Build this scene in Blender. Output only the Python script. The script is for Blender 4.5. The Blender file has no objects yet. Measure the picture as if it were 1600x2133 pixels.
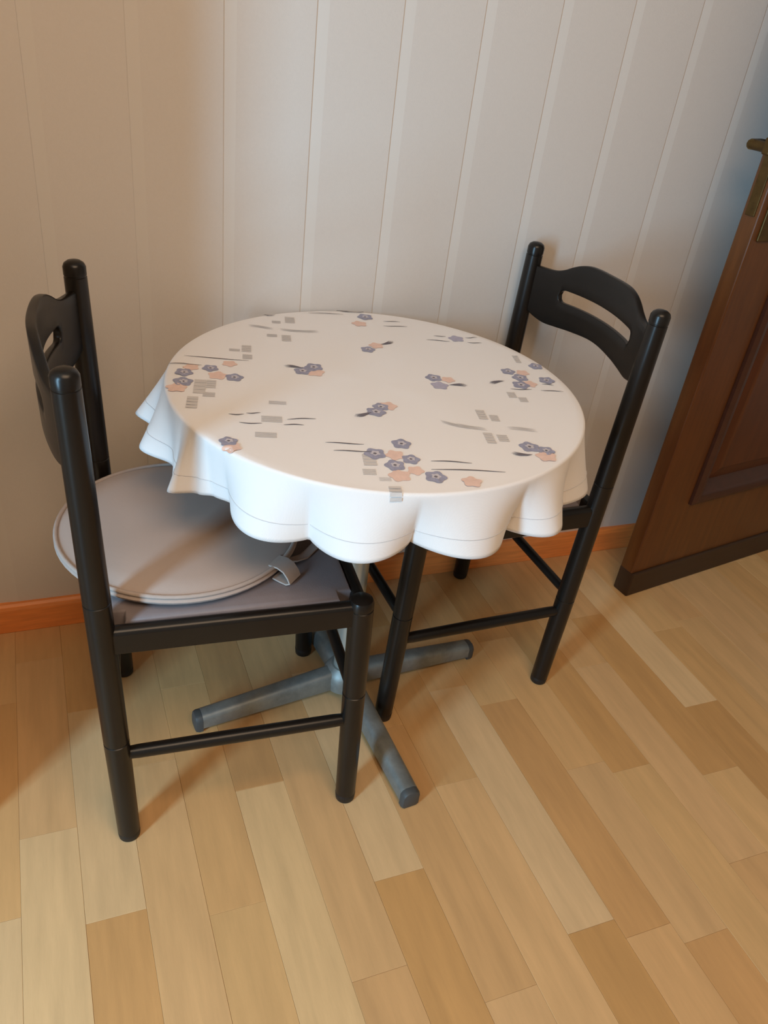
import bpy, bmesh, math, random
from mathutils import Vector, Matrix

random.seed(7)
SC = bpy.context.scene
COL = SC.collection
PI = math.pi

# ------------------------------------------------------------------ camera
def set_camera():
    f, yaw, pitch, roll = 1659.6, 0.428, 0.5724, 0.1358
    loc = (-0.25, -1.4348, 1.226)
    cy, sy, cp, sp = math.cos(yaw), math.sin(yaw), math.cos(pitch), math.sin(pitch)
    fw = Vector((sy*cp, cy*cp, -sp)); r = Vector((cy, -sy, 0)); u = r.cross(fw)
    r2 = r*math.cos(roll) + u*math.sin(roll); u2 = -r*math.sin(roll) + u*math.cos(roll)
    cam = bpy.data.cameras.new('camera'); o = bpy.data.objects.new('camera', cam)
    COL.objects.link(o)
    m = Matrix((r2, u2, -fw)).transposed().to_4x4(); m.translation = loc
    o.matrix_world = m
    cam.sensor_fit = 'VERTICAL'; cam.sensor_height = 24.0; cam.lens = f/2133*24.0
    cam.clip_start = 0.02
    SC.camera = o
set_camera()

# ------------------------------------------------------------------ world, light, exposure
SC.view_settings.view_transform = 'Standard'
SC.view_settings.look = 'None'
SC.view_settings.gamma = 1.0
SC.view_settings.use_curve_mapping = False
SC.view_settings.exposure = 0.0
w = bpy.data.worlds.new('world'); SC.world = w; w.use_nodes = True
w.node_tree.nodes['Background'].inputs[0].default_value = (0.55, 0.68, 0.9, 1)
w.node_tree.nodes['Background'].inputs[1].default_value = 0.4

def area(name, loc, target, sx, sy, power, color):
    l = bpy.data.lights.new(name, 'AREA'); l.shape = 'RECTANGLE'; l.size = sx; l.size_y = sy
    l.energy = power; l.color = color
    o = bpy.data.objects.new(name, l); COL.objects.link(o); o.location = loc
    o.rotation_euler = (Vector(target)-Vector(loc)).to_track_quat('-Z', 'Y').to_euler()
    return o
# daylight through the narrow full-height window in the left wall
area('window_daylight', (-1.87, -1.82, 1.06), (0.3, -0.35, 0.62), 0.30, 1.70, 61.0, (0.39, 0.715, 1.0))
# warm lamp light from the far end of the room, behind the viewer
area('room_lamp_light', (0.0, -1.6, 2.34), (0.05, -1.2, 0.0), 1.3, 1.1, 29.5, (1.0, 0.69, 0.44))

# ------------------------------------------------------------------ materials
def srgb(r, g, b):
    f = lambda c: (c/255/12.92) if c/255 <= 0.04045 else ((c/255+0.055)/1.055)**2.4
    return (f(r), f(g), f(b), 1)

def mat(name, color, rough=0.5, metal=0.0, var=0.0, scale=20.0, stretch=(1, 1, 1), bump=0.0, bscale=200.0, coat=0.0, spec=0.5, dark=None, objcol=False, sheen=0.0):
    m = bpy.data.materials.new(name); m.use_nodes = True
    nt = m.node_tree; N = nt.nodes; L = nt.links; b = N['Principled BSDF']
    b.inputs['Roughness'].default_value = rough; b.inputs['Metallic'].default_value = metal
    b.inputs['Specular IOR Level'].default_value = spec
    b.inputs['Coat Weight'].default_value = coat; b.inputs['Coat Roughness'].default_value = 0.25
    b.inputs['Sheen Weight'].default_value = sheen
    b.inputs['Base Color'].default_value = color
    tc = N.new('ShaderNodeTexCoord'); mp = N.new('ShaderNodeMapping'); mp.inputs['Scale'].default_value = stretch
    L.new(tc.outputs['Object'], mp.inputs['Vector'])
    vec = mp.outputs['Vector']
    if objcol:
        oi = N.new('ShaderNodeObjectInfo'); ad = N.new('ShaderNodeVectorMath'); ad.operation = 'ADD'
        sc = N.new('ShaderNodeMath'); sc.operation = 'MULTIPLY'; sc.inputs[1].default_value = 37.0
        L.new(oi.outputs['Random'], sc.inputs[0]); L.new(vec, ad.inputs[0]); L.new(sc.outputs[0], ad.inputs[1])
        vec = ad.outputs[0]
    if var > 0 or objcol:
        nz = N.new('ShaderNodeTexNoise'); nz.inputs['Scale'].default_value = scale; nz.inputs['Detail'].default_value = 6.0
        nz.inputs['Roughness'].default_value = 0.6
        L.new(vec, nz.inputs['Vector'])
        rp = N.new('ShaderNodeMapRange'); rp.inputs['From Min'].default_value = 0.3; rp.inputs['From Max'].default_value = 0.7
        L.new(nz.outputs['Fac'], rp.inputs['Value'])
        mx = N.new('ShaderNodeMix'); mx.data_type = 'RGBA'
        L.new(rp.outputs[0], mx.inputs[0])
        d = dark or tuple(c*(1-var) for c in color[:3])+(1,)
        l = tuple(min(1, c*(1+var)) for c in color[:3])+(1,)
        mx.inputs[6].default_value = d; mx.inputs[7].default_value = l
        out = mx.outputs[2]
        if objcol:
            mu = N.new('ShaderNodeMix'); mu.data_type = 'RGBA'; mu.blend_type = 'MULTIPLY'; mu.inputs[0].default_value = 1.0
            L.new(out, mu.inputs[6]); L.new(oi.outputs['Color'], mu.inputs[7]); out = mu.outputs[2]
        L.new(out, b.inputs['Base Color'])
    if bump > 0:
        n2 = N.new('ShaderNodeTexNoise'); n2.inputs['Scale'].default_value = bscale; n2.inputs['Detail'].default_value = 4.0
        L.new(vec, n2.inputs['Vector'])
        bp = N.new('ShaderNodeBump'); bp.inputs['Strength'].default_value = bump; bp.inputs['Distance'].default_value = 0.002
        L.new(n2.outputs['Fac'], bp.inputs['Height']); L.new(bp.outputs['Normal'], b.inputs['Normal'])
    return m

def cloth_mat(name, color, rough, wscale, bump):
    m = bpy.data.materials.new(name); m.use_nodes = True
    nt = m.node_tree; N = nt.nodes; L = nt.links; b = N['Principled BSDF']
    b.inputs['Base Color'].default_value = color; b.inputs['Roughness'].default_value = rough
    b.inputs['Sheen Weight'].default_value = 0.1
    tc = N.new('ShaderNodeTexCoord')
    wa = N.new('ShaderNodeTexWave'); wa.bands_direction = 'X'; wa.inputs['Scale'].default_value = wscale; wa.inputs['Distortion'].default_value = 0.4
    wb = N.new('ShaderNodeTexWave'); wb.bands_direction = 'Y'; wb.inputs['Scale'].default_value = wscale; wb.inputs['Distortion'].default_value = 0.4
    nz = N.new('ShaderNodeTexNoise'); nz.inputs['Scale'].default_value = 14.0; nz.inputs['Detail'].default_value = 3.0
    for n in (wa, wb, nz): L.new(tc.outputs['Object'], n.inputs['Vector'])
    a = N.new('ShaderNodeMath'); a.operation = 'ADD'; L.new(wa.outputs['Fac'], a.inputs[0]); L.new(wb.outputs['Fac'], a.inputs[1])
    a2 = N.new('ShaderNodeMath'); a2.operation = 'MULTIPLY_ADD'; a2.inputs[1].default_value = 2.2
    L.new(nz.outputs['Fac'], a2.inputs[0]); L.new(a.outputs[0], a2.inputs[2])
    bp = N.new('ShaderNodeBump'); bp.inputs['Strength'].default_value = bump; bp.inputs['Distance'].default_value = 0.002
    L.new(a2.outputs[0], bp.inputs['Height']); L.new(bp.outputs['Normal'], b.inputs['Normal'])
    return m

M = {}
M['floor_wood'] = mat('parquet_wood', (1, 1, 1, 1), 0.42, var=0.17, scale=4.0, stretch=(11, 1.2, 1), bump=0.05, bscale=60, objcol=True, spec=0.4)
M['floor_base'] = mat('parquet_joint', srgb(166, 124, 80), 0.5, var=0.1, scale=6, stretch=(9, 1, 1))
M['wall_panel'] = mat('wall_panel_paper', srgb(214, 206, 198), 0.62, var=0.012, scale=240, bump=0.08, bscale=420)
M['wall_groove'] = mat('wall_groove_daylit', srgb(217, 210, 202), 0.5)  # slightly lighter tint, paints the daylight caught by the board chamfers
M['wall_plain'] = mat('wall_plain', srgb(214, 198, 178), 0.8, var=0.02, scale=30)
M['ceiling'] = mat('ceiling_paint', srgb(225, 215, 200), 0.85)
M['baseboard'] = mat('baseboard_wood', srgb(242, 146, 76), 0.4, var=0.16, scale=8, stretch=(1.2, 8, 16), bump=0.05, bscale=80)
M['door_wood'] = mat('door_wood', srgb(98, 56, 20), 0.42, var=0.2, scale=6, stretch=(12, 12, 1.0), bump=0.08, bscale=90)
M['door_panel'] = mat('door_panel_wood', srgb(86, 44, 18), 0.42, var=0.2, scale=6, stretch=(12, 12, 1.0), bump=0.08, bscale=90)
M['door_mould'] = mat('door_moulding_wood', srgb(66, 34, 20), 0.4, var=0.15, scale=8, stretch=(6, 6, 6))
M['door_dark'] = mat('door_bottom_wood', srgb(54, 33, 15), 0.5, var=0.15, scale=6, stretch=(1, 8, 12))
M['brass'] = mat('aged_brass', srgb(96, 74, 40), 0.45, metal=0.8, var=0.2, scale=60)
M['black'] = mat('black_lacquer', srgb(25, 21, 18), 0.30, var=0.12, scale=12, bump=0.02, bscale=120, spec=0.36)
M['arm_cap'] = mat('dark_grey_plastic', srgb(70, 72, 72), 0.5)
M['cap'] = mat('black_rubber', srgb(24, 22, 21), 0.55)
M['seat'] = mat('grey_seat_vinyl', srgb(132, 121, 121), 0.5, var=0.05, scale=40, bump=0.12, bscale=500)
M['cushion'] = cloth_mat('grey_cushion_fabric', srgb(180, 163, 153), 0.9, 260, 0.12)
M['piping'] = mat('cushion_piping_fabric', srgb(178, 162, 152), 0.85, var=0.04, scale=80)
M['cloth'] = cloth_mat('white_tablecloth_fabric', srgb(238, 233, 230), 0.85, 300, 0.10)
M['seam'] = mat('hem_thread', srgb(196, 192, 192), 0.9)
M['steel'] = mat('grey_steel', srgb(142, 146, 143), 0.5, metal=0.6, var=0.22, scale=30, bump=0.05, bscale=60)
M['column'] = mat('column_steel', srgb(190, 196, 190), 0.35, metal=0.6, var=0.06, scale=20)
M['tabletop'] = mat('tabletop_laminate', srgb(150, 120, 90), 0.5, var=0.1, scale=10)
M['p_blue'] = mat('print_blue', srgb(152, 152, 172), 0.9, var=0.15, scale=160)
M['p_core'] = mat('print_pale_core', srgb(198, 192, 198), 0.9)
M['p_pale'] = mat('print_pale_lilac', srgb(176, 172, 190), 0.9, var=0.1, scale=160)
M['p_pink'] = mat('print_peach', srgb(228, 196, 182), 0.9, var=0.06, scale=120)
M['p_line'] = mat('print_dark_line', srgb(92, 80, 78), 0.9)
M['p_leaf'] = mat('print_leaf', srgb(112, 106, 114), 0.9)
M['p_brick'] = mat('print_grey', srgb(204, 197, 192), 0.9)

# ------------------------------------------------------------------ mesh helpers
def link(name, me, parent=None, **props):
    o = bpy.data.objects.new(name, me); COL.objects.link(o)
    if parent is not None: o.parent = parent
    for k, v in props.items(): o[k] = v
    return o

def empty(name, loc=(0, 0, 0), rz=0.0, **props):
    o = link(name, None, None, **props); o.location = loc; o.rotation_euler = (0, 0, rz)
    o.empty_display_size = 0.05
    return o

def finish(bm, name, m, smooth=35.0):
    bmesh.ops.remove_doubles(bm, verts=bm.verts, dist=1e-6)
    bmesh.ops.recalc_face_normals(bm, faces=bm.faces)
    me = bpy.data.meshes.new(name); bm.to_mesh(me); bm.free()
    for x in (m if isinstance(m, (list, tuple)) else [m]): me.materials.append(x)
    if smooth:
        me.shade_smooth(); me.set_sharp_from_angle(angle=math.radians(smooth))
    return me

def add_box(bm, x0, x1, y0, y1, z0, z1, bevel=0.0, seg=2):
    r = bmesh.ops.create_cube(bm, size=1.0)
    vs = r['verts']
    for v in vs:
        v.co = Vector((x0+(v.co.x+.5)*(x1-x0), y0+(v.co.y+.5)*(y1-y0), z0+(v.co.z+.5)*(z1-z0)))
    if bevel > 0:
        es = list({e for v in vs for e in v.link_edges})
        bmesh.ops.bevel(bm, geom=es, offset=bevel, segments=seg, affect='EDGES', profile=0.5)
    return vs

def add_lathe(bm, p0, p1, prof, n=20):
    """prof: list of (t along p0->p1 in metres, radius)"""
    p0 = Vector(p0); p1 = Vector(p1); ax = (p1-p0).normalized()
    q = ax.to_track_quat('Z', 'Y'); ex = q @ Vector((1, 0, 0)); ey = q @ Vector((0, 1, 0))
    rings = []
    for t, r in prof:
        c = p0+ax*t
        if r < 1e-6: rings.append([bm.verts.new(c)])
        else: rings.append([bm.verts.new(c+ex*(r*math.cos(2*PI*i/n))+ey*(r*math.sin(2*PI*i/n))) for i in range(n)])
    for a, b in zip(rings, rings[1:]):
        for i in range(n):
            j = (i+1) % n
            if len(a) == 1 and len(b) == 1: continue
            if len(a) == 1: bm.faces.new((a[0], b[i], b[j]))
            elif len(b) == 1: bm.faces.new((a[i], a[j], b[0]))
            else: bm.faces.new((a[i], a[j], b[j], b[i]))
    for rg, rev in ((rings[0], True), (rings[-1], False)):
        if len(rg) > 1: bm.faces.new(rg[::-1] if rev else rg)

def add_tube(bm, pts, r, n=8, closed=False):
    pts = [Vector(p) for p in pts]; k = len(pts); rings = []
    for i, p in enumerate(pts):
        a = pts[(i-1) % k] if (closed or i > 0) else p
        b = pts[(i+1) % k] if (closed or i < k-1) else p
        t = (b-a).normalized(); up = Vector((0, 0, 1)) if abs(t.z) < .95 else Vector((1, 0, 0))
        ex = t.cross(up).normalized(); ey = ex.cross(t)
        rr = r[i] if isinstance(r, (list, tuple)) else r
        rings.append([bm.verts.new(p+ex*(rr*math.cos(2*PI*j/n))+ey*(rr*math.sin(2*PI*j/n))) for j in range(n)])
    m = k if closed else k-1
    for i in range(m):
        a, b = rings[i], rings[(i+1) % k]
        for j in range(n): bm.faces.new((a[j], a[(j+1) % n], b[(j+1) % n], b[j]))
    if not closed: bm.faces.new(rings[0]); bm.faces.new(rings[-1][::-1])

def smooth_tab(tab, x):
    """Catmull-Rom through (x, value) pairs"""
    if x <= tab[0][0]: return tab[0][1]
    for i in range(len(tab)-1):
        (a, va), (b, vb) = tab[i], tab[i+1]
        if x <= b:
            pa, pv = tab[i-1] if i > 0 else (2*a-b, vb)
            na, nv = tab[i+2] if i+2 < len(tab) else (2*b-a, va)
            ma = (vb-pv)/(b-pa); mb = (nv-va)/(na-a); h = b-a; t = (x-a)/h
            return (2*t**3-3*t*t+1)*va+(t**3-2*t*t+t)*h*ma+(-2*t**3+3*t*t)*vb+(t**3-t*t)*h*mb
    return tab[-1][1]

def lerp_tab(tab, x):
    if x <= tab[0][0]: return tab[0][1]
    for (a, va), (b, vb) in zip(tab, tab[1:]):
        if x <= b:
            t = (x-a)/(b-a); t = t*t*(3-2*t); return va+(vb-va)*t
    return tab[-1][1]

S = dict(kind='structure')

# ------------------------------------------------------------------ floor with parquet strips
FX0, FX1, FY0, FY1 = -0.62, 2.05, -1.75, 0.0
bm = bmesh.new(); add_box(bm, -2.1, 2.72, -3.42, 0.3, -0.12, -0.004)
floor = link('floor', finish(bm, 'floor', M['floor_base'], 0), **S)
floor['label'] = 'light maple parquet floor laid in narrow strips running towards the wall'
TONE = {'l': (0.775, 0.520, 0.262), 'm': (0.705, 0.415, 0.176), 'd': (0.640, 0.352, 0.136), 'k': (0.590, 0.322, 0.120), 'n': (0.725, 0.443, 0.198)}
KNOWN = {  # strip index: (list of joint y, tones from wall towards viewer)
    -4: ([-.10, -.52, -1.02], 'mnlm'), -3: ([-.26, -.696, -1.15], 'mldm'), -2: ([-.42, -.90], 'mnm'), -1: ([-.24, -.735, -1.13], 'mmnl'),
    0: ([-.10, -.520, -1.04], 'ndlm'), 1: ([-.38, -.895], 'mnm'), 2: ([-.26, -.754], 'mld'), 3: ([-.45, -.98], 'mmn'),
    4: ([-.16, -.607, -1.10], 'dmnm'), 5: ([-.38, -.927], 'nlk'), 6: ([-.03, -.444, -.96], 'mndm'), 7: ([-.264, -.640, -.996], 'dmnd'),
    8: ([-.18, -.670], 'ndn'), 9: ([-.395, -.90], 'mnm'), 10: ([-.24, -.724], 'mdn'), 11: ([-.07, -.561], 'mlk'),
    12: ([-.33, -.84], 'nmn'), 13: ([-.309, -.80], 'mnm'), 14: ([-.13, -.62], 'mnm'), 15: ([-.40, -.9], 'nmn')}
TILT = 0.0225
def strip_piece(n, ya, yb, tone):
    x0 = -.049+.0890*n
    def X(x, y): return x+TILT*(-.52-y)
    g = 0.00015; bm = bmesh.new()
    cx, cy = X(x0+.0445, (ya+yb)/2), (ya+yb)/2
    rng = random.Random(n*1000+int(ya*1000))
    zt = 0.0002*rng.uniform(-1, 1)
    def ring(ins, z):
        pts = [(x0+g+ins, ya+g+ins), (x0+.0890-g-ins, ya+g+ins), (x0+.0890-g-ins, yb-g-ins), (x0+g+ins, yb-g-ins)]
        return [bm.verts.new((X(a, b)-cx, b-cy, z)) for a, b in pts]
    b0, b1, b2 = ring(0, -0.006), ring(0, -0.0003), ring(0.0004, zt)
    for a, b in ((b0, b1), (b1, b2)):
        for i in range(4): bm.faces.new((a[i], a[(i+1) % 4], b[(i+1) % 4], b[i]))
    bm.faces.new(b2)
    o = link('floor_strip', finish(bm, 'floor_strip', M['floor_wood'], 0), floor)
    o.location = (cx, cy, 0)
    c = TONE[tone]; k = rng.uniform(.96, 1.04)
    o.color = (c[0]*k, c[1]*k, c[2]*k*rng.uniform(.96, 1.04), 1)
for n in range(-6, 22):
    rng = random.Random(n+50)
    if n in KNOWN: ys, tn = KNOWN[n]
    else:
        ys = [-rng.uniform(.1, .5)]; tn = ''.join(rng.choice('lmmnnd') for _ in range(6))
    ys = list(ys)
    while ys[-1] > -1.45: ys.append(ys[-1]-rng.uniform(.44, .56))
    edges = [0.0]+[y for y in ys if y > FY0+0 or True]
    edges = [e for e in edges if e > FY1-1.75+.06]+[FY0]
    while len(tn) < len(edges): tn += rng.choice('mnnld')
    for i in range(len(edges)-1): strip_piece(n, edges[i+1], edges[i], tn[i])

# ------------------------------------------------------------------ walls
GX0, GP, GW = 0.176, 0.1492, 0.022
bm = bmesh.new(); add_box(bm, -0.62, 2.6, 0.0165, 0.12, -0.004, 2.4)
wall_back = link('wall_back', finish(bm, 'wall_back', M['wall_groove'], 0), **S)
wall_back['label'] = 'back wall clad in pale vertical boards with grooves tinted as if daylit'
bm = bmesh.new()
prof = [(0.0, .0178), (0.0, .0160), (.020, .0146), (GP-.0012, .0145), (GP-.0004, .0149), (GP-.0002, .0178)]
lo = [bm.verts.new((x, y, .066)) for x, y in prof]; hi = [bm.verts.new((x, y, 2.39)) for x, y in prof]
for i in range(6): bm.faces.new((lo[i], lo[(i+1) % 6], hi[(i+1) % 6], hi[i]))
bm.faces.new(lo); bm.faces.new(hi[::-1])
bm.faces.ensure_lookup_table(); bm.faces[1].material_index = 1
pm = finish(bm, 'panel', [M['wall_panel'], M['wall_groove']], 0)
for k in range(-4, 15):
    o = link('panel', pm, wall_back); o.location = (GX0+GP*k, 0, 0)

bm = bmesh.new()
x0, x1 = -0.5, 2.6
pr = [(0.0185, 0.0), (0.0, 0.0), (0.0, 0.058), (0.0025, 0.066), (0.0075, 0.0700), (0.0185, 0.0700)]
va = [bm.verts.new((x0, y, z)) for y, z in pr]; vb = [bm.verts.new((x1, y, z)) for y, z in pr]
for i in range(len(pr)): j = (i+1) % len(pr); bm.faces.new((va[i], va[j], vb[j], vb[i]))
bm.faces.new(va[::-1]); bm.faces.new(vb)
bb = link('baseboard_back', finish(bm, 'baseboard_back', M['baseboard'], 0), **S)
bb['label'] = 'reddish wooden baseboard along the foot of the back wall'

# left wall: a pier beside the table, then the wall set back with the window in it
bm = bmesh.new(); add_box(bm, -0.62, -0.50, -0.51, 0.0175, -0.004, 2.4)
link('wall_left', finish(bm, 'wall_left', M['wall_plain'], 0), **S)
bm = bmesh.new()
add_box(bm, -2.02, -1.90, -1.58, 0.0175, -0.004, 2.4); add_box(bm, -2.02, -1.90, -3.3, -2.06, -0.004, 2.4)
add_box(bm, -2.02, -1.90, -2.06, -1.58, -0.004, 0.12); add_box(bm, -2.02, -1.90, -2.06, -1.58, 1.98, 2.4)
add_box(bm, -2.02, -0.62, 0.0175, 0.12, -0.004, 2.4)
link('wall_left_alcove', finish(bm, 'wall_left_alcove', M['wall_plain'], 0), **S)
bm = bmesh.new()
for y0, y1, z0, z1 in ((-2.06, -2.025, .12, 1.98), (-1.615, -1.58, .12, 1.98), (-2.025, -1.615, .12, .16), (-2.025, -1.615, 1.94, 1.98)):
    add_box(bm, -2.00, -1.94, y0, y1, z0, z1, 0.004)
link('window_1', finish(bm, 'window_1', M['wall_groove'], 0), **S)
bm = bmesh.new(); add_box(bm, 2.6, 2.72, -3.4, 0.12, -0.004, 2.4)
link('wall_right', finish(bm, 'wall_right', M['wall_plain'], 0), **S)
bm = bmesh.new(); add_box(bm, -2.02, 2.72, -3.42, -3.3, -0.004, 2.4)
link('wall_front', finish(bm, 'wall_front', M['wall_plain'], 0), **S)
bm = bmesh.new(); add_box(bm, -2.1, 2.72, -3.42, 0.12, 2.4, 2.5)
link('ceiling', finish(bm, 'ceiling', M['ceiling'], 0), **S)

# ------------------------------------------------------------------ open door at the right
door = empty('door_1', (1.0271, -0.189, 0), math.atan2(0.0952, 0.5771), **S)
door['label'] = 'dark stained wooden door leaf standing open against the wall'
# local: x along the leaf from its free edge, y towards the wall, z up
DW, DT, DH = 0.86, 0.040, 2.02
U0, U1, Z0, Z1, ZT = 0.125, 0.735, 0.255, 0.985, 1.13
bm = bmesh.new()
add_box(bm, 0, U0, 0, DT, 0.05, DH, 0.003); add_box(bm, U1, DW, 0, DT, 0.05, DH, 0.003)
for z0, z1 in ((0.05, Z0), (Z1, ZT), (1.90, DH)): add_box(bm, U0-.002, U1+.002, 0.0004, DT-.0004, z0, z1, 0.002)
link('door_frame', finish(bm, 'door_frame', M['door_wood'], 0), door)
def door_panel(z0, z1):
    bm = bmesh.new(); d = .05
    prof = [(0, .014), (.012, .012), (.030, .006), (.05, .004)]
    rings = []
    for ins, y in [(d+i, yy) for i, yy in ((0, .020), (.002, .016), (.030, .008), (.036, .005))]:
        rings.append([bm.verts.new(p) for p in ((U0+ins, y, z0+ins), (U1-ins, y, z0+ins), (U1-ins, y, z1-ins), (U0+ins, y, z1-ins))])
    for a, b in zip(rings, rings[1:]):
        for i in range(4): bm.faces.new((a[i], a[(i+1) % 4], b[(i+1) % 4], b[i]))
    bm.faces.new(rings[-1])
    bk = [bm.verts.new((v.co.x, .034, v.co.z)) for v in rings[0]]
    for i in range(4): bm.faces.new((rings[0][i], bk[i], bk[(i+1) % 4], rings[0][(i+1) % 4]))
    bm.faces.new(bk[::-1])
    p = link('raised_panel', finish(bm, 'raised_panel', M['door_panel'], 0), door)
    # moulding round the panel
    bm = bmesh.new()
    prof = [(0.0, 0.006), (0.0, -0.008), (0.010, -0.014), (0.022, -0.012), (0.032, -0.004), (0.044, 0.004), (0.054, 0.018), (0.054, .026), (0, .026)]
    rings = []
    for ins, y in prof:
        rings.append([bm.verts.new(q) for q in ((U0+ins, y, z0+ins), (U1-ins, y, z0+ins), (U1-ins, y, z1-ins), (U0+ins, y, z1-ins))])
    k = len(rings)
    for a in range(k):
        b = (a+1) % k
        for i in range(4): bm.faces.new((rings[a][i], rings[a][(i+1) % 4], rings[b][(i+1) % 4], rings[b][i]))
    link('panel_moulding', finish(bm, 'panel_moulding', M['door_mould'], 30), p)
door_panel(Z0, Z1); door_panel(ZT, 1.90)
bm = bmesh.new()
add_box(bm, -0.001, DW, -0.007, DT+.001, 0.0, 0.072, 0.004)
link('bottom_rail_strip', finish(bm, 'bottom_rail_strip', M['door_dark'], 0), door, label='darker strip along the foot of the door')
bm = bmesh.new(); add_box(bm, -0.0025, 0.001, 0.010, 0.032, 0.945, 1.16, 0.001)
lp = link('lock_plate', finish(bm, 'lock_plate', M['brass'], 0), door)
bm = bmesh.new(); add_box(bm, -0.020, 0.0, 0.012, 0.030, 1.055, 1.085, 0.003)
link('latch_bolt', finish(bm, 'latch_bolt', M['brass'], 0), lp)
for y0, sg in ((0.0, -1), (DT, 1)):     # one plate and lever on each face of the leaf
    bm = bmesh.new(); ya, yb = sorted((y0-sg*.001, y0+sg*.005)); add_box(bm, 0.016, 0.058, ya, yb, 0.90, 1.13, 0.0025)
    hp = link('handle_plate', finish(bm, 'handle_plate', M['brass'], 0), door)
    bm = bmesh.new()
    add_lathe(bm, (0.037, y0, 1.062), (0.037, y0+sg*.058, 1.062), [(0, .012), (.010, .012), (.014, .010), (.058, .010)], 14)
    add_tube(bm, [(0.030, y0+sg*.054, 1.062), (0.065, y0+sg*.058, 1.062), (0.105, y0+sg*.058, 1.060), (0.145, y0+sg*.054, 1.057), (.160, y0+sg*.048, 1.056)], [.010, .0105, .0095, .009, .006], 10)
    link('lever_handle', finish(bm, 'lever_handle', M['brass'], 40), hp)
    bm = bmesh.new()
    add_lathe(bm, (0.037, y0+sg*.004, .955), (0.037, y0+sg*.008, .955), [(0, .008), (.003, .008), (.004, .006)], 14)
    link('key_escutcheon', finish(bm, 'key_escutcheon', M['cap'], 40), hp)

# ------------------------------------------------------------------ chairs
DEP, WB, WF, HT, HS, BL, FL, WT = 0.3743, 0.384, 0.3816, 0.8454, 0.470, -0.0222, -0.0152, 0.3928
RZ0, RZ1 = 0.4185, 0.4620
def back_leg_axis(s): return Vector((0, s*WB/2, 0)), Vector((BL, s*WT/2, HT))
def front_leg_axis(s): return Vector((DEP, s*WF/2, 0)), Vector((DEP+FL, s*WF/2, HS))
def at_z(ax, z): a, b = ax; return a+(b-a)*((z-a.z)/(b.z-a.z))
def groove(t, r): return [(t-.0016, r), (t-.0008, r-.0012), (t+.0008, r-.0012), (t+.0016, r)]

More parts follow.
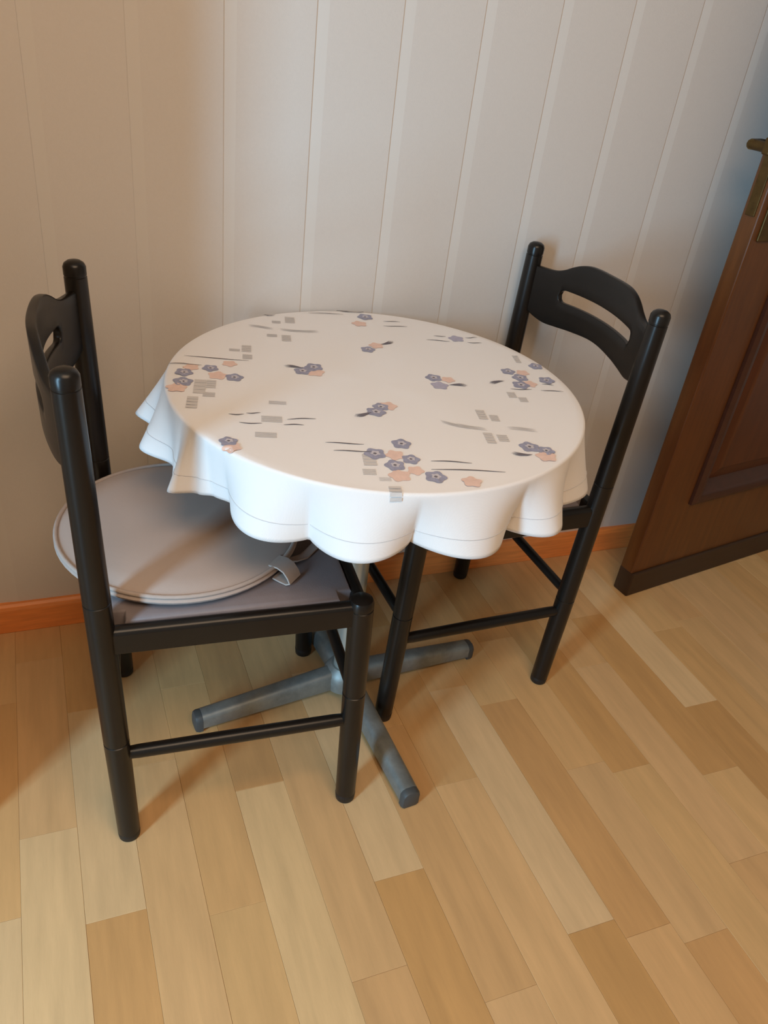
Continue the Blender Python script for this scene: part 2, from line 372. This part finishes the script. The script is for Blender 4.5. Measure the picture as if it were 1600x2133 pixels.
def make_chair():
    ch = empty('dining_chair')
    for s in (-1, 1):
        # rear leg running up into the back post
        a, b = back_leg_axis(s); L = (b-a).length; bm = bmesh.new()
        r0, r1 = .0182, .0168
        prof = [(0.016, .0180)]+groove(.235, .0192)+groove(.51, .0186)
        prof += [(.70, .0176)]+groove(L-.024, r1)+[(L-.010, r1), (L-.005, r1*.86), (L-.0015, r1*.55), (L, 0)]
        add_lathe(bm, a, b, prof, 24)
        link('leg', finish(bm, 'leg', M['black'], 40), ch)
        bm = bmesh.new(); add_lathe(bm, a, b, [(0, .0155), (.002, .0172), (.013, .0180), (.0165, .0176)], 24)
        link('foot_cap', finish(bm, 'foot_cap', M['cap'], 40), ch)
        a, b = front_leg_axis(s); L = (b-a).length; bm = bmesh.new()
        prof = [(0.018, .0178)]+groove(.27, .0190)+[(.36, .0195)]+groove(L-.020, .0192)+[(L-.010, .0192), (L-.004, .0168), (L-.001, .010), (L, 0)]
        add_lathe(bm, a, b, prof, 24)
        link('leg', finish(bm, 'leg', M['black'], 40), ch)
        bm = bmesh.new(); add_lathe(bm, a, b, [(0, .0155), (.002, .0172), (.015, .0182), (.0185, .0178)], 24)
        link('foot_cap', finish(bm, 'foot_cap', M['cap'], 40), ch)
    # seat rails: box bars with rounded upper edge
    def bar(p, q, th, z0, z1):
        p = Vector(p); q = Vector(q); d = (q-p).normalized(); n = Vector((-d.y, d.x, 0))
        bm = bmesh.new(); sec = []
        for i in range(9):
            t = PI*i/8; sec.append((math.cos(t)*th/2, z1-.009+.009*math.sin(t)))
        sec += [(-th/2, z0+.003), (-th/2+.003, z0), (th/2-.003, z0), (th/2, z0+.003)]
        ra = [bm.verts.new((p.x+n.x*u, p.y+n.y*u, z)) for u, z in sec]; rb = [bm.verts.new((q.x+n.x*u, q.y+n.y*u, z)) for u, z in sec]
        k = len(sec)
        for i in range(k): bm.faces.new((ra[i], ra[(i+1) % k], rb[(i+1) % k], rb[i]))
        bm.faces.new(ra[::-1]); bm.faces.new(rb)
        return finish(bm, 'seat_rail', M['black'], 40)
    bz = {s: at_z(back_leg_axis(s), .44) for s in (-1, 1)}; fz = {s: at_z(front_leg_axis(s), .44) for s in (-1, 1)}
    e = .010
    for s in (-1, 1): link('seat_rail', bar((bz[s].x+e, bz[s].y, 0), (fz[s].x-e, fz[s].y, 0), .022, RZ0, RZ1), ch)
    link('seat_rail', bar((fz[-1].x, fz[-1].y+e, 0), (fz[1].x, fz[1].y-e, 0), .022, RZ0, RZ1), ch)
    link('seat_rail', bar((bz[-1].x, bz[-1].y+e, 0), (bz[1].x, bz[1].y-e, 0), .022, RZ0, RZ1), ch)
    # stretchers
    def stretch(p, q, r):
        bm = bmesh.new(); L = (q-p).length
        add_lathe(bm, p, q, [(.012, r*.9), (.03, r), (L/2, r*1.06), (L-.03, r), (L-.012, r*.9)], 16)
        link('stretcher', finish(bm, 'stretcher', M['black'], 40), ch)
    for s in (-1, 1): stretch(at_z(back_leg_axis(s), .203), at_z(front_leg_axis(s), .207), .0108)
    stretch(at_z(back_leg_axis(-1), .246), at_z(back_leg_axis(1), .246), .0095)
    stretch(at_z(front_leg_axis(-1), .262), at_z(front_leg_axis(1), .262), .0095)
    # upholstered seat board, corners cut out for the legs
    bm = bmesh.new(); c = .022; x0, x1 = bz[1].x+.0095, fz[1].x-.0095; h = WB/2-.0095
    def ring(i, z):
        X0, X1, H, A, B, D = x0+i, x1-i, h-i, x0+c+i, x1-c-i, h-c-i
        out = [(A, -H), (B, -H), (B, -D), (X1, -D), (X1, D), (B, D), (B, H), (A, H), (A, D), (X0, D), (X0, -D), (A, -D)]
        return [bm.verts.new((x, y, z)) for x, y in out]
    rs = [ring(0, .432), ring(0, .4575), ring(.0025, .4615), ring(.008, .4640), ring(.022, .4660)]
    for a, b in zip(rs, rs[1:]):
        for i in range(12): bm.faces.new((a[i], a[(i+1) % 12], b[(i+1) % 12], b[i]))
    bm.faces.new(rs[-1]); bm.faces.new(rs[0][::-1])
    link('seat', finish(bm, 'seat', M['seat'], 40), ch, label='dark grey padded seat')
    # back slat with a slot, bowed to the rear
    top = [(0, .8375), (.055, .8370), (.08, .832), (.10, .8235), (.12, .812), (.14, .8045), (.165, .802), (.20, .802)]
    bot = [(0, .7085), (.07, .7030), (.11, .6985), (.14, .6965), (.165, .7015), (.20, .714)]
    half = WT/2
    bm = bmesh.new(); cols = []; SH, SB = .0125, .118
    ss = sorted(set([-half*.985+half*1.97*i/60 for i in range(61)]+[-SB, SB, -SB*.985, SB*.985, -SB*.95, SB*.95]))
    def P(b, z): return Vector((BL*z/HT-.046*(1-(b/half)**2), b, z))
    for b in ss:
        zt, zb = smooth_tab(top, abs(b)), smooth_tab(bot, abs(b)); zm = .7655-.004*(abs(b)/SB)**2
        q = abs(b)
        if q >= SB: hh = 0
        elif q > SB-SH: hh = SH*math.sqrt(max(0, 1-((q-(SB-SH))/SH)**2))
        else: hh = SH
        up = [P(b, zm+hh+(zt-zm-hh)*i/3) for i in range(4)]; lo = [P(b, zb+(zm-hh-zb)*i/3) for i in range(4)]
        cols.append(([bm.verts.new(p) for p in lo], [bm.verts.new(p) for p in up]))
    for (la, ua), (lb, ub) in zip(cols, cols[1:]):
        for i in range(3):
            bm.faces.new((la[i], lb[i], lb[i+1], la[i+1])); bm.faces.new((ua[i], ub[i], ub[i+1], ua[i+1]))
    o = link('back_slat', finish(bm, 'back_slat', M['black'], 40), ch)
    md = o.modifiers.new('thickness', 'SOLIDIFY'); md.thickness = .013; md.offset = 0
    md = o.modifiers.new('edge', 'BEVEL'); md.width = .003; md.segments = 2; md.limit_method = 'ANGLE'; md.angle_limit = math.radians(50)
    return ch

chair = make_chair()
chair.location = (-0.2215, -0.3649, 0); chair.rotation_euler = (0, 0, -0.0698)
chair['label'] = 'black wooden chair on the left with a round grey cushion on its seat'
chair['category'] = 'chair'; chair['group'] = 'black chairs at the round table'
c2 = chair.copy(); COL.objects.link(c2)
c2.location = (0.6386, -0.2135, 0); c2.rotation_euler = (0, 0, 3.1796)
c2['label'] = 'black wooden chair on the right beside the open door, no cushion'
for p in list(chair.children):
    q = p.copy(); q.parent = c2; COL.objects.link(q)

# ------------------------------------------------------------------ round seat cushion
CR = 0.188
cu = empty('seat_cushion', (-0.112, -0.365, 0.467), 0.0, label='round grey fabric seat cushion with piped rim on the left chair', category='cushion')
bm = bmesh.new(); n = 64
prof = [(0, .001), (.12, .001), (.160, .0005), (.178, .004), (CR-.003, .0095), (CR, .0145), (CR-.003, .0195), (.176, .0255), (.150, .030), (.11, .0325), (.06, .034), (0, .0345)]
rings = []
for r, z in prof:
    if r == 0: rings.append([bm.verts.new((0, 0, z))]); continue
    rings.append([bm.verts.new((r*math.cos(2*PI*i/n), r*math.sin(2*PI*i/n), z+(.0012*math.sin(3*2*PI*i/n+.6) if z > .02 else 0))) for i in range(n)])
for a, b in zip(rings, rings[1:]):
    for i in range(n):
        j = (i+1) % n
        if len(a) == 1: bm.faces.new((a[0], b[j], b[i]))
        elif len(b) == 1: bm.faces.new((a[i], a[j], b[0]))
        else: bm.faces.new((a[i], a[j], b[j], b[i]))
link('cushion_pad', finish(bm, 'cushion_pad', M['cushion'], 60), cu)
bm = bmesh.new()
add_tube(bm, [((CR-.0035)*math.cos(2*PI*i/72), (CR-.0035)*math.sin(2*PI*i/72), .0225) for i in range(72)], .0034, 8, True)
link('piping', finish(bm, 'piping', M['piping'], 60), cu)
# fabric tie: a flat loop sewn to the rim, folded over on the seat
def ribbon(pts, wdir, wid, th, name, m, parent):
    bm = bmesh.new(); rs = []
    wd = Vector(wdir).normalized()
    P = [Vector(p) for p in pts]
    for i, p in enumerate(P):
        t = (P[min(i+1, len(P)-1)]-P[max(i-1, 0)]).normalized(); nn = t.cross(wd).normalized()
        rs.append([bm.verts.new(p+wd*(sx*wid/2)+nn*(sy*th/2)) for sx, sy in ((-1, -1), (1, -1), (1, 1), (-1, 1))])
    for a, b in zip(rs, rs[1:]):
        for i in range(4): bm.faces.new((a[i], a[(i+1) % 4], b[(i+1) % 4], b[i]))
    bm.faces.new(rs[0][::-1]); bm.faces.new(rs[-1])
    return link(name, finish(bm, name, m, 50), parent)
ang = math.atan2(-.140, .132); d = Vector((math.cos(ang), math.sin(ang), 0)); tg = Vector((-d.y, d.x, 0))
def T(u, v, z): return tuple(d*u+tg*v+Vector((0, 0, z)))
ribbon([T(CR-.012, 0, .024), T(CR+.003, 0, .0255), T(CR+.014, 0, .022), T(CR+.022, 0, .013), T(CR+.026, 0, .005), T(CR+.020, 0, .0012), T(CR+.008, 0, .0016), T(CR-.004, 0, .003)], tg, .030, .0026, 'tie_strap', M['piping'], cu)
ribbon([T(CR-.006, .018, .016), T(CR+.002, .035, .010), T(CR+.006, .060, .003), T(CR+.005, .095, .0018), T(CR+.001, .125, .0018)], d, .014, .0024, 'tie_strap', M['piping'], cu)

# ------------------------------------------------------------------ pedestal table
TX, TY, TZ, TR = 0.2155, -0.3249, 0.6967, 0.3377
tb = empty('pedestal_table', (TX, TY, 0), 0.0987, label='small round table on a grey steel cross foot, hidden under a white cloth', category='table')
bm = bmesh.new()
add_lathe(bm, (0, 0, .668), (0, 0, .6955), [(0, .312), (.003, .316), (.0235, .316), (.0268, .312)], 96)
link('tabletop', finish(bm, 'tabletop', M['tabletop'], 40), tb)
bm = bmesh.new()
add_lathe(bm, (0, 0, .055), (0, 0, .668), [(0, .0235), (.605, .0235), (.606, .09), (.612, .09)], 32)
link('column', finish(bm, 'column', M['column'], 40), tb)
bm = bmesh.new()
add_lathe(bm, (0, 0, .022), (0, 0, .075), [(0, .040), (.034, .042), (.044, .036), (.052, .028)], 32)
link('hub', finish(bm, 'hub', M['steel'], 40), tb)
for k in range(4):
    a = k*PI/2; bm = bmesh.new(); rs = []
    LN = 0.311
    for t in (0.018, .08, .16, .24, LN-.012):
        f = t/LN; top = .070-.031*f; bot = .022-.016*f; wd = .0185-.0015*f
        sec = [(-wd, bot+.004), (-wd, top-.009), (-wd+.004, top-.003), (-wd+.010, top), (wd-.010, top), (wd-.004, top-.003), (wd, top-.009), (wd, bot+.004), (wd-.004, bot), (-wd+.004, bot)]
        rs.append([bm.verts.new((t*math.cos(a)-u*math.sin(a), t*math.sin(a)+u*math.cos(a), z)) for u, z in sec])
    for p, q in zip(rs, rs[1:]):
        for i in range(10): bm.faces.new((p[i], p[(i+1) % 10], q[(i+1) % 10], q[i]))
    bm.faces.new(rs[0][::-1]); bm.faces.new(rs[-1])
    ft = link('foot_arm', finish(bm, 'foot_arm', M['steel'], 40), tb)
    bm = bmesh.new(); rs = []
    for t, sc in ((LN-.012, 1.01), (LN-.004, 1.01), (LN+.001, .93), (LN+.003, .7)):
        wd = .0172*sc; top = .0195+.0195*sc; bot = 0 if sc > 1 else .0195-.0195*sc
        sec = [(-wd, bot+.004), (-wd, top-.009), (-wd+.004, top-.003), (-wd+.010*sc, top), (wd-.010*sc, top), (wd-.004, top-.003), (wd, top-.009), (wd, bot+.004), (wd-.004, bot), (-wd+.004, bot)]
        rs.append([bm.verts.new((t*math.cos(a)-u*math.sin(a), t*math.sin(a)+u*math.cos(a), z)) for u, z in sec])
    for p, q in zip(rs, rs[1:]):
        for i in range(10): bm.faces.new((p[i], p[(i+1) % 10], q[(i+1) % 10], q[i]))
    bm.faces.new(rs[0][::-1]); bm.faces.new(rs[-1])
    link('foot_cap', finish(bm, 'foot_cap', M['arm_cap'], 40), ft)

# ------------------------------------------------------------------ tablecloth
HEM = [(150, -.006), (161, .055), (168, .022), (177, .040), (187, .000), (194, .012), (199, .036), (203.5, .004), (207, -.010), (212, -.016)]
# (valley angle, valley offset, peak offset of the fold that follows)
FOLDS = [(212, -.016, .024), (235, -.016, .024), (260, -.026, .022), (288.5, -.030, .030), (308, -.004, .028), (333, -.012, .030), (357, -.010, .026),
         (380, -.010, .028), (404, -.010, .026), (430, -.006, .012), (450, -.004, .012), (472, -.004, .026), (492, -.010, .026), (510, -.006, .0)]
HZ = 0.600
def hem_off(deg):
    d = deg % 360
    if 150 <= d <= 212: return lerp_tab(HEM, d)
    if d < 150: d += 360
    for (a, va, pk), (b, vb, _) in zip(FOLDS, FOLDS[1:]):
        if a <= d <= b:
            t = (d-a)/(b-a); v = va+(vb-va)*t
            return v+(pk-v)*math.sin(PI*t)**0.9
    return 0.0
YMAX = 0.0095-TY
def cloth_pt(th, r):
    """flat radius r measured along the cloth -> 3D, local to the table centre"""
    deg = math.degrees(th) % 360
    e = .005; r0 = TR-e; arc = e*PI/2
    drop = TZ-e-HZ
    if r <= r0:
        z = TZ+.0006*math.sin(19*r+2.3*math.cos(th*2))*min(1, r/.1); rr = r
    elif r <= r0+arc:
        a = (r-r0)/e; rr = r0+e*math.sin(a); z = TZ-e+e*math.cos(a)
    else:
        f = (r-r0-arc)/drop; off = hem_off(deg)
        rr = TR+(off*f**1.25 if off < 0 else off*f**1.1)+.0012*f; z = TZ-e-drop*f+.004*f*math.sin(th*7+1)
    x, y = rr*math.cos(th), rr*math.sin(th)
    if y > YMAX: y = YMAX
    return Vector((x, y, z))
RMAX = TR-.005+.005*PI/2+(TZ-.005-HZ)
cl = empty('tablecloth', (TX, TY, 0), 0.0, label='round white tablecloth printed with blue and peach flowers, draped over the table', category='tablecloth')
bm = bmesh.new(); NT = 540
rad = [0.02, .06, .10, .14, .18, .22, .26, .29, .31, .322, TR-.005]+[TR-.005+.005*PI/2*i/4 for i in range(1, 5)]
drop = RMAX-rad[-1]; rad += [rad[-1]+drop*i/16 for i in range(1, 17)]
c0 = bm.verts.new((0, 0, TZ)); rings = []
for r in rad: rings.append([bm.verts.new(cloth_pt(2*PI*i/NT, r)) for i in range(NT)])
for i in range(NT): bm.faces.new((c0, rings[0][i], rings[0][(i+1) % NT]))
for a, b in zip(rings, rings[1:]):
    for i in range(NT): bm.faces.new((a[i], a[(i+1) % NT], b[(i+1) % NT], b[i]))
o = link('cloth_sheet', finish(bm, 'cloth_sheet', M['cloth'], 80), cl)
md = o.modifiers.new('thickness', 'SOLIDIFY'); md.thickness = .0012; md.offset = -1
bm = bmesh.new()
pts = []
for i in range(360):
    th = 2*PI*i/360; a = cloth_pt(th, RMAX-.027)
    pts.append(a+Vector((math.cos(th), math.sin(th), 0))*.0003)
add_tube(bm, pts, .0004, 5, True)
link('hem_seam', finish(bm, 'hem_seam', M['seam'], 60), cl)

# printed pattern, laid on the cloth (x, y measured from the table centre)
BLU = [(-.1119, .0587), (-.0897, .0703), (.0296, .1373), (.1033, .0112), (-.0409, -.1007), (-.0271, -.0844), (-.3007, .0688), (-.3071, .0354), (-.2575, .0815), (-.2268, .0435), (.0798, .2974), (.2514, .0211), (.2607, -.0062), (.2472, -.0344), (.316, .0367), (.3045, -.0226), (.1506, -.2376), (.1707, -.2522), (-.0392, -.2026), (-.0866, -.2233), (-.042, -.2462), (-.0699, -.2577), (-.0256, -.2954), (-.276, -.1613)]
PAL = [(.1015, -.0193), (.222, .1771)]
PNK = [(-.0928, .0512), (.0509, .1535), (.1256, .0012), (-.0145, -.0825), (-.3195, .0143), (-.2866, .0879), (-.2237, .0976), (-.2513, .0531), (.056, .2625), (.2759, .0126), (.2653, -.0324), (.1615, -.268), (-.0598, -.2314), (-.0468, -.2755), (.0186, -.3153), (-.0731, -.2839), (-.2747, -.1776)]
LEF = [(-.1189, .0749, 2.7), (.0723, .1611, .4), (.131, -.0204, -.2), (-.0599, -.1064, 3.4), (.2125, -.0172, 3.3), (.1314, -.2577, 2.9)]
BRK = [(-.285, .0158, .018, .05), (-.3049, -.0366, .016, .04), (-.2665, .0225, .014, .03), (-.2765, -.0138, .018, .016), (-.1829, .1592, .016, .03), (-.2043, .1544, .018, .012), (-.1887, .1245, .016, .02), (-.0735, .2884, .018, .032), (-.1014, .2797, .016, .014), (-.1253, .2146, .018, .014), (-.1029, .1997, .016, .03),
       (.1247, -.1297, .014, .034), (.1406, -.1433, .014, .022), (.1016, -.2039, .014, .034), (.1226, -.2069, .016, .022), (-.0993, -.2373, .018, .032), (-.1101, -.2678, .018, .016), (-.0954, -.2889, .016, .010), (-.093, -.322, .016, .028), (.2113, -.0683, .014, .022), (.2225, -.0878, .014, .018), (.296, .072, .010, .034), (-.1809, -.0512, .026, .012), (-.2021, -.1023, .030, .020), (-.2214, -.1482, .030, .016)]
STR = [(-.0829, .2354, -.3), (-.0575, .2293, -.2), (-.1355, .2571, -.4), (.0892, -.1685, -.5), (.0661, -.1576, -.6), (.168, -.1839, -.3)]
LNS = [(-.3237, .1058, -.2689, .0955), (-.2911, .1326, -.1898, .1085), (-.0277, .324, .0399, .3134), (.032, .330, .085, .3217), (.1098, .2754, .1425, .2687), (.1006, .2503, .1475, .243), (-.1191, .3115, -.0946, .3149), (.1598, .1763, .203, .1664), (.1823, .194, .2057, .1902), (.2419, .1807, .2657, .1768), (.2359, .1571, .2631, .1506), (.22, -.0469, .2575, -.0547), (.2724, -.0582, .3101, -.0699), (.2878, -.0347, .3072, -.0426), (-.1451, -.1816, -.0929, -.1948), (-.1407, -.2056, -.0896, -.216), (-.0151, -.2544, .0411, -.2686), (-.024, -.2753, .0785, -.2984), (-.2603, -.0811, -.2387, -.0839), (-.2343, -.0798, -.2137, -.0824), (-.2506, -.108, -.2192, -.1151), (-.1801, -.1051, -.1379, -.1091), (-.1891, -.1206, -.1607, -.1259)]
LIFT = .0006
def on_cloth(x, y, lift):
    rr = math.hypot(x, y)
    if rr > .312: lift += .0007
    p = cloth_pt(math.atan2(y, x), rr); p.z += lift 
    if math.hypot(x, y) > TR-.006: p += Vector((x, y, 0)).normalized()*lift
    return p
def poly(bm, pts, lift, mi):
    f = bm.faces.new([bm.verts.new(on_cloth(x, y, lift)) for x, y in pts]); f.material_index = mi
def blob(bm, cx, cy, r, lobes, depth, mi, lift, ph=0.0, hole=0.0):
    n = lobes*6; out = []
    for i in range(n):
        t = 2*PI*i/n; q = r*(1-depth*(.5-.5*math.cos(lobes*(t+ph)))); out.append((cx+q*math.cos(t), cy+q*math.sin(t)))
    c = bm.verts.new(on_cloth(cx, cy, lift)); vs = [bm.verts.new(on_cloth(x, y, lift)) for x, y in out]
    for i in range(n):
        f = bm.faces.new((c, vs[i], vs[(i+1) % n])); f.material_index = mi
def quadline(bm, x0, y0, x1, y1, wdt, mi, lift, taper=.25, seg=5):
    d = Vector((x1-x0, y1-y0)); L = d.length; d /= L; n = Vector((-d.y, d.x)); prev = None
    for i in range(seg+1):
        t = i/seg; w = wdt*(taper+(1-taper)*math.sin(PI*min(1, max(0, t)))); off = .0012*math.sin(t*5+x0*40)
        c = Vector((x0, y0))+d*(L*t)+n*off
        a = bm.verts.new(on_cloth(*(c+n*w/2), lift)); b = bm.verts.new(on_cloth(*(c-n*w/2), lift))
        if prev: f = bm.faces.new((prev[0], prev[1], b, a)); f.material_index = mi
        prev = (a, b)
def prt(name, bm, mats):
    me = bpy.data.meshes.new(name); bmesh.ops.recalc_face_normals(bm, faces=bm.faces); bm.to_mesh(me); bm.free()
    for m in mats: me.materials.append(m)
    link(name, me, cl)
for i, (x, y) in enumerate(BLU):
    bm = bmesh.new(); r = .0150+.0015*math.sin(i*2.1)
    blob(bm, x, y, r, 5, .22, 0, LIFT+.0002, i*.7); blob(bm, x+.001, y+.001, r*.45, 5, .3, 1, LIFT+.0004, i*.3); blob(bm, x, y, r*.16, 4, .1, 2, LIFT+.0006)
    prt('flower_print', bm, [M['p_blue'], M['p_core'], M['p_leaf']])
for i, (x, y) in enumerate(PAL):
    bm = bmesh.new(); blob(bm, x, y, .016, 5, .25, 0, LIFT+.0001, i); prt('flower_print', bm, [M['p_pale']])
for i, (x, y) in enumerate(PNK):
    bm = bmesh.new(); blob(bm, x, y, .0145+.002*math.cos(i*1.7), 5, .25, 0, LIFT+.00005, i*.9); prt('flower_print', bm, [M['p_pink']])
for x, y, a in LEF:
    bm = bmesh.new()
    for k in range(5):
        t = a+(k-2)*.16; quadline(bm, x-.012*math.cos(a), y-.012*math.sin(a), x+(.02-.002*abs(k-2))*math.cos(t), y+(.02-.002*abs(k-2))*math.sin(t), .0020, 0, LIFT+.0005+k*.00004, .2, 3)
    prt('leaf_print', bm, [M['p_leaf']])
for x0, y0, x1, y1 in LNS:
    bm = bmesh.new(); quadline(bm, x0, y0, x1, y1, .0022, 0, LIFT+.0003, .3, 8); prt('line_print', bm, [M['p_line']])
for x, y, bw, bh in BRK:
    bm = bmesh.new(); a = -.22; ca, sa = math.cos(a), math.sin(a)
    R2 = lambda u, v: (x+u*ca-v*sa, y+u*sa+v*ca)
    for k in range(4):
        u0, u1 = -bw/2, bw/2; v0 = -bh/2+bh*k/4+.0008; v1 = -bh/2+bh*(k+1)/4-.0008
        poly(bm, [R2(u0, v0), R2(u1, v0), R2(u1, v1), R2(u0, v1)], LIFT, 0)
    prt('block_print', bm, [M['p_brick']])
for x, y, a in STR:
    bm = bmesh.new()
    for k in range(3):
        oy = (k-1)*.004; quadline(bm, x-.022*math.cos(a), y+oy-.022*math.sin(a), x+.022*math.cos(a), y+oy+.022*math.sin(a), .0022, 0, LIFT+.0001, .2, 5)
    prt('stroke_print', bm, [M['p_brick']])
